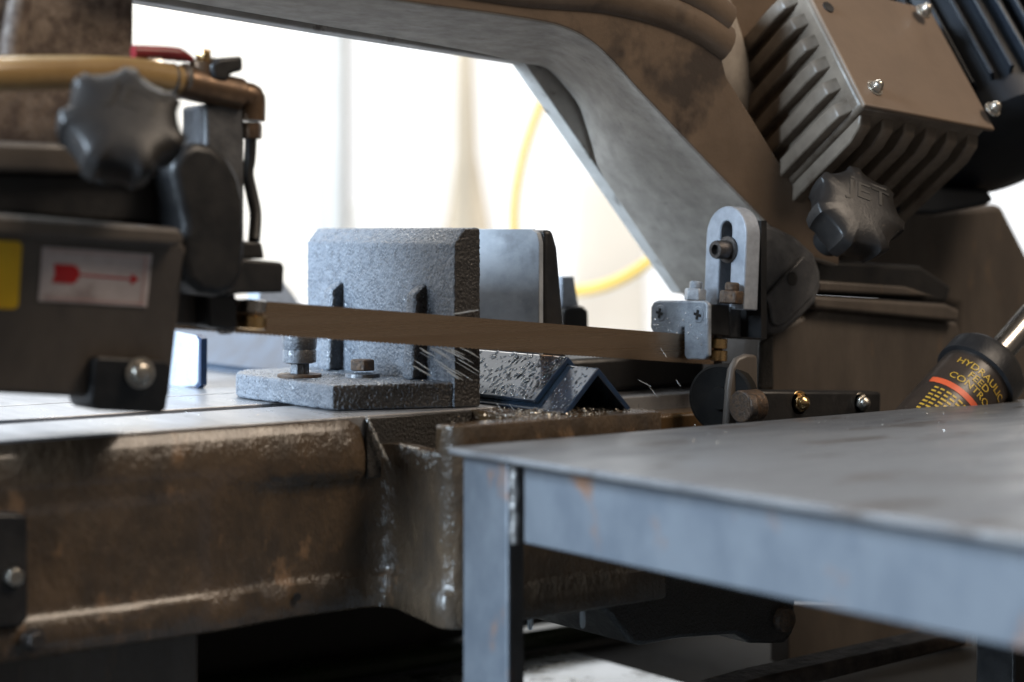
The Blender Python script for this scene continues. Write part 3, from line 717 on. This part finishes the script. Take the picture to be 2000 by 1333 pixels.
bm = prism(NB(), [vp(a,b) for a,b in ((372,116),(420,112),(420,116),(372,120))], Y*.010); obj('lever_plate', bm, M['steel'], va, bevel=.0004)
bm = NB(); tube(bm, [vp(260,102),vp(285,103),vp(330,105),(vp(355,109)),vp(376,117)], lambda t: .0040*(1 if t<.7 else 1-(t-.7)*2.2), 14, 5)
obj('lever_grip', bm, M['redlever'], va)
bm = vprism([(412,126),(430,113),(475,110),(476,139),(452,144),(446,160),(418,156)], .99, .014); obj('wing_handle', bm, M['black'], va, bevel=.002)
bm = NB(); cyl(bm, vp(283,128), vp(310,128), .0055, 14); obj('lever_stop', bm, M['steel'], va)
for px in (333,358):
    bm = NB(); lathe(bm, vp(px,158), vp(400,170)-vp(330,156), [(.0098,-.0016),(.0104,0),(.0098,.0016)], 24); obj('hose_clamp', bm, M['steel'], va)
bm = NB(); tube(bm, [vp(340,170),vp(334,188),vp(322,192)], .0012, 8, 5); obj('clamp_tail', bm, M['steel'], va)
bm = NB(); tube(bm, [PV(490,270,1.0),PV(488,310,1.0),PV(484,340,1.0),PV(492,380,.998),PV(499,420,.995),PV(496,470,.99)], .0036, 12, 6)
obj('feed_tube', bm, M['black'], va)
bm = NB(); tube(bm, [PV(-180,150,.965),PV(0,145,.972),PV(150,142,.985),PV(260,145,.995),PV(345,159,1.0)], .0094, 18, 6)
obj('coolant_hose', bm, M['hose'], label='amber coolant hose running in from the left to the brass valve', cat='hose')

# ------------------------------------------------------------------ hydraulic cylinder
hc0, hc1 = PV(1760,905,.90), PV(1908,738,.90); ha = (hc1-hc0).normalized(); HR = .0275
hy = empty('feed_cylinder', hc0, 'hydraulic feed cylinder with yellow lettered dark label and bright rod at right', 'cylinder')
bm = NB(); lathe(bm, hc1, ha, [(HR,-.20),(HR,-.002)], 48); obj('cylinder_body', bm, M['cyl_label'], hy)
bm = NB(); lathe(bm, hc1, ha, [(HR*.9,-.004),(HR*1.13,-.003),(HR*1.13,.012),(HR*1.0,.017),(HR*.5,.018)], 48); obj('end_cap', bm, M['black'], hy)
bm = NB(); lathe(bm, hc1, ha, [(.0098,.016),(.0098,.20)], 28); obj('piston_rod', bm, M['steel'], hy)
bm = NB(); lathe(bm, hc1+ha*.12, ha, [(.010,0),(.020,.004),(.020,.03),(.012,.034)], 28); obj('rod_collar', bm, M['black'], hy)
tocam = (CAM-hc1); tocam -= ha*tocam.dot(ha); tocam.normalize()
side = ha.cross(tocam)            # around the cylinder
def wrap(bm, along, aroff, name, m, r=HR+.0004):
    for v in bm.verts:
        t = (v.co.x)/r+aroff
        v.co = hc1+ha*(along+v.co.y)+(tocam*math.cos(t)+side*math.sin(t))*(r+v.co.z)
    bmesh.ops.remove_doubles(bm, verts=bm.verts, dist=1e-7)
    return obj(name, bm, m, hy)
sgn = 1 if side.dot(VR) > 0 else -1
for s, al, sz in (('HYDRAULIC',-.0145,.0080),('FEED',-.0220,.0080),('CONTROL',-.0295,.0080)):
    bm = text_mesh(s, sz, extrude=.0001)
    bmesh.ops.scale(bm, vec=(sgn*1.05,1,1), verts=bm.verts)
    wrap(bm, al, sgn*.12, 'lettering', M['ytext'])
def strip(x0, x1, y0, y1, n=14):
    bm = NB(); a = [bm.verts.new((x0+(x1-x0)*i/n,y0,0)) for i in range(n+1)]; b = [bm.verts.new((x0+(x1-x0)*i/n,y1,0)) for i in range(n+1)]
    for i in range(n): bm.faces.new((a[i],a[i+1],b[i+1],b[i]))
    return bm
wrap(strip(-.030,.030,-.0025,.0025), -.0385, sgn*.1, 'orange_band', M['otext'])
for k in range(7):
    for j in range(9):
        x0 = -.022+.0050*j; 
        wrap(strip(x0, x0+random.uniform(.0030,.0044), -.0008, .0008, 2), -.0455-.0038*k, sgn*.1, 'small_print', M['ytext'])

# ------------------------------------------------------------------ coolant, chips, spray
def blob(bm, c, r, n, flat=.5, seg=8, ax=None, stretch=1):
    n = Vector(n).normalized(); a = (ax or n.orthogonal()).normalized(); a = (a-n*a.dot(n)).normalized(); b = n.cross(a)
    rings = []
    for j, (rr_, hh) in enumerate(((1,0),(.86,.5),(.5,.87))):
        rings.append([bm.verts.new(Vector(c)+(a*math.cos(2*math.pi*i/seg)*stretch+b*math.sin(2*math.pi*i/seg))*r*rr_+n*r*hh*flat) for i in range(seg)])
    top = bm.verts.new(Vector(c)+n*r*flat)
    for j in range(2):
        for i in range(seg): bm.faces.new((rings[j][i],rings[j][(i+1)%seg],rings[j+1][(i+1)%seg],rings[j+1][i]))
    for i in range(seg): bm.faces.new((rings[2][i],rings[2][(i+1)%seg],top))
r2 = 1/math.sqrt(2)
NL = Vector((-r2,0,r2)); DL = Vector((-r2,0,-r2))
bm = NB()
for i in range(420):                 # beads on the upper angle iron
    y = -.021+abs(random.gauss(0,.045)); s = random.uniform(.002,.038)
    c = Vector((XA,y,ZA+.0056))+DL*s
    blob(bm, c, random.choice((.0004,.0006,.0008,.0011,.0014)), NL, .55, 8, DL*.8+Y*random.uniform(.1,.7), random.uniform(1,2.0))
for i in range(90):
    y = random.uniform(-.053,-.026); s = random.uniform(.002,.038)
    blob(bm, Vector((XA,y,ZA))+DL*s, random.choice((.0004,.0006,.0009)), NL, .55, 8, DL, random.uniform(1,2))
for i in range(26):                  # beads on the machined jaw
    blob(bm, Vector((X2-.0001,.047+abs(random.gauss(0,.02)),random.uniform(.04,.085))), random.uniform(.0004,.0009), -X, .6)
for i in range(36):                  # wet beads on the guide block
    p = PU(random.uniform(1275,1380), random.gauss(645,16), UG)
    if p.z < PU(1330,652,UG).z and p.y > .004: continue
    blob(bm, p, random.uniform(.0004,.0010), -X, .6)
obj('coolant_beads', bm, M['water'], label='clear coolant droplets beading on the stock, jaw and guide', cat='droplets', kind='stuff')
bm = NB()
for i in range(70):
    z = -random.uniform(.042,.119); t = random.gauss(.62,.045)*math.pi/2
    c_ = Vector((-.098+.020*math.sin(t), -.0015+.020*math.cos(t), z)); nn = Vector((-math.sin(t),-math.cos(t),0))
    blob(bm, c_+nn*(.0044 if z < -.100 else 0), random.choice((.0003,.0005,.0007,.0010)), nn, .7, 8, Z3, random.uniform(1,3.2))
for i in range(80):
    t = random.random(); c_ = XY(-.078-.011*t, -.0015-.058*t, -.0180-random.random()**3*.010)
    blob(bm, c_, random.choice((.0005,.0008,.0012,.0016)), Vector((-.8,-.15,.5)), .7)
for i in range(46):
    t = i/46; c_ = PV(716+46*t+random.uniform(-2,2), 815+95*t+random.uniform(-3,3), 1.011-.004*t)
    blob(bm, c_, random.choice((.0004,.0007,.0011)), Vector((-.4,-.8,.3)), .7, 8, Z3, random.uniform(1,2.4))
for i in range(40):
    th_ = random.uniform(.0,.8); c_ = Vector((-.077-.012*math.cos(th_), -.061-.012*math.sin(th_), -random.uniform(.002,.118)))
    blob(bm, c_, random.choice((.0002,.0004,.0006)), Vector((-math.cos(th_),-math.sin(th_),0)), .6, 8, Z3, random.uniform(1,2.5))
obj('coolant_trickle', bm, M['trickle'], label='coolant with whitened glints trickling down the inner corner of the bed casting', cat='coolant', kind='stuff')
bm = NB()
def chip(c, r, flat=.35):
    c = Vector(c); d = [Vector((random.uniform(-1,1),random.uniform(-1,1),random.uniform(-flat,flat)))*r for _ in range(3)]
    vs = [bm.verts.new(c+q) for q in d]+[bm.verts.new(c+Z3*r*.5)]
    for a in ((0,1,2),(0,1,3),(1,2,3),(0,2,3)): bm.faces.new([vs[i] for i in a])
for i in range(900):                 # swarf on the front shelf and rim
    x = random.uniform(-.01,.074); y = random.uniform(-.07,.014)
    chip((x,y,.0003), random.choice((.0004,.0006,.001)))
for i in range(500):
    chip((random.gauss(-.005,.022), random.gauss(-.045,.010), random.uniform(.0,.0022)), random.choice((.0005,.0008,.0014)), .8)
for i in range(520):                 # on the jaw base and its front
    chip((random.uniform(-.09,-.018), random.uniform(.035,.17), .0173), random.choice((.0003,.0005,.0008)))
for i in range(330):
    t = random.random(); z = random.uniform(.001,.016)
    chip((-.0945+.0745*t, .052-.0285*t-.0004, z), random.choice((.00012,.0002,.00028)), 1)
for i in range(160): chip(PH(random.uniform(0,700), random.uniform(795,850), .0002) if False else (random.uniform(-.45,-.1), random.uniform(.02,.2), .0002), random.choice((.0003,.0005)))
for i in range(260): chip((random.uniform(.0,.4), random.gauss(-.15,.03) if random.random()<.6 else random.uniform(-.5,-.125), TZ+.0002), random.choice((.0003,.0005,.0008)))
for i in range(220): chip(PV(random.gauss(1530,24), random.gauss(605,28), .9872), random.choice((.0002,.0003,.0005)), 1)
obj('metal_chips', bm, M['chip'], label='bright metal chips scattered over bed, vise base and table', cat='swarf', kind='stuff')
bm = NB()
def streak(p, d, L_, r): tube(bm, [p, p+d*L_*.5, p+d*L_], lambda t: r*(.35+.65*math.sin(math.pi*min(1,max(0,t*.9+.05)))), 6, 2)
for i in range(26):
    px = random.uniform(806,905); py = 678+random.random()**1.6*48; q = PV(px,py,1.002); ll = random.uniform(14,52); sl = .50+random.uniform(-.06,.10)+(py-678)*.003
    q1 = PV(px+ll, py+ll*sl, .997); streak(q, (q1-q).normalized(), (q1-q).length, random.uniform(.00022,.0005))
for px, py, dx, dy in ((885,614,50,-8),(1262,748,24,30),(1246,742,26,14),(1320,742,10,14),(1290,680,12,18),(970,788,18,24),(995,790,18,24),(1095,697,18,12)):
    q = PV(px,py,.995); q1 = PV(px+dx,py+dy,.99); streak(q, (q1-q).normalized(), (q1-q).length, .00025 if px>950 else .0006)
obj('coolant_spray', bm, M['spray'], label='fine spray of coolant flying off the blade below the rough jaw', cat='spray', kind='stuff')
for (px, py, lab) in ((1036,1190,'left of two coolant drops falling beneath the saw bed'), (1138,1187,'right of two coolant drops falling beneath the saw bed')):
    bm = NB(); q = PV(px,py,.95); lathe(bm, q, -Z3, [(.0003,0),(.0016,.001),(.0020,.006),(.0020,.010),(.0015,.0125),(.0003,.0135)], 14)
    obj('coolant_drop', bm, M['spray'], label=lab, cat='drop', group='falling coolant drops')
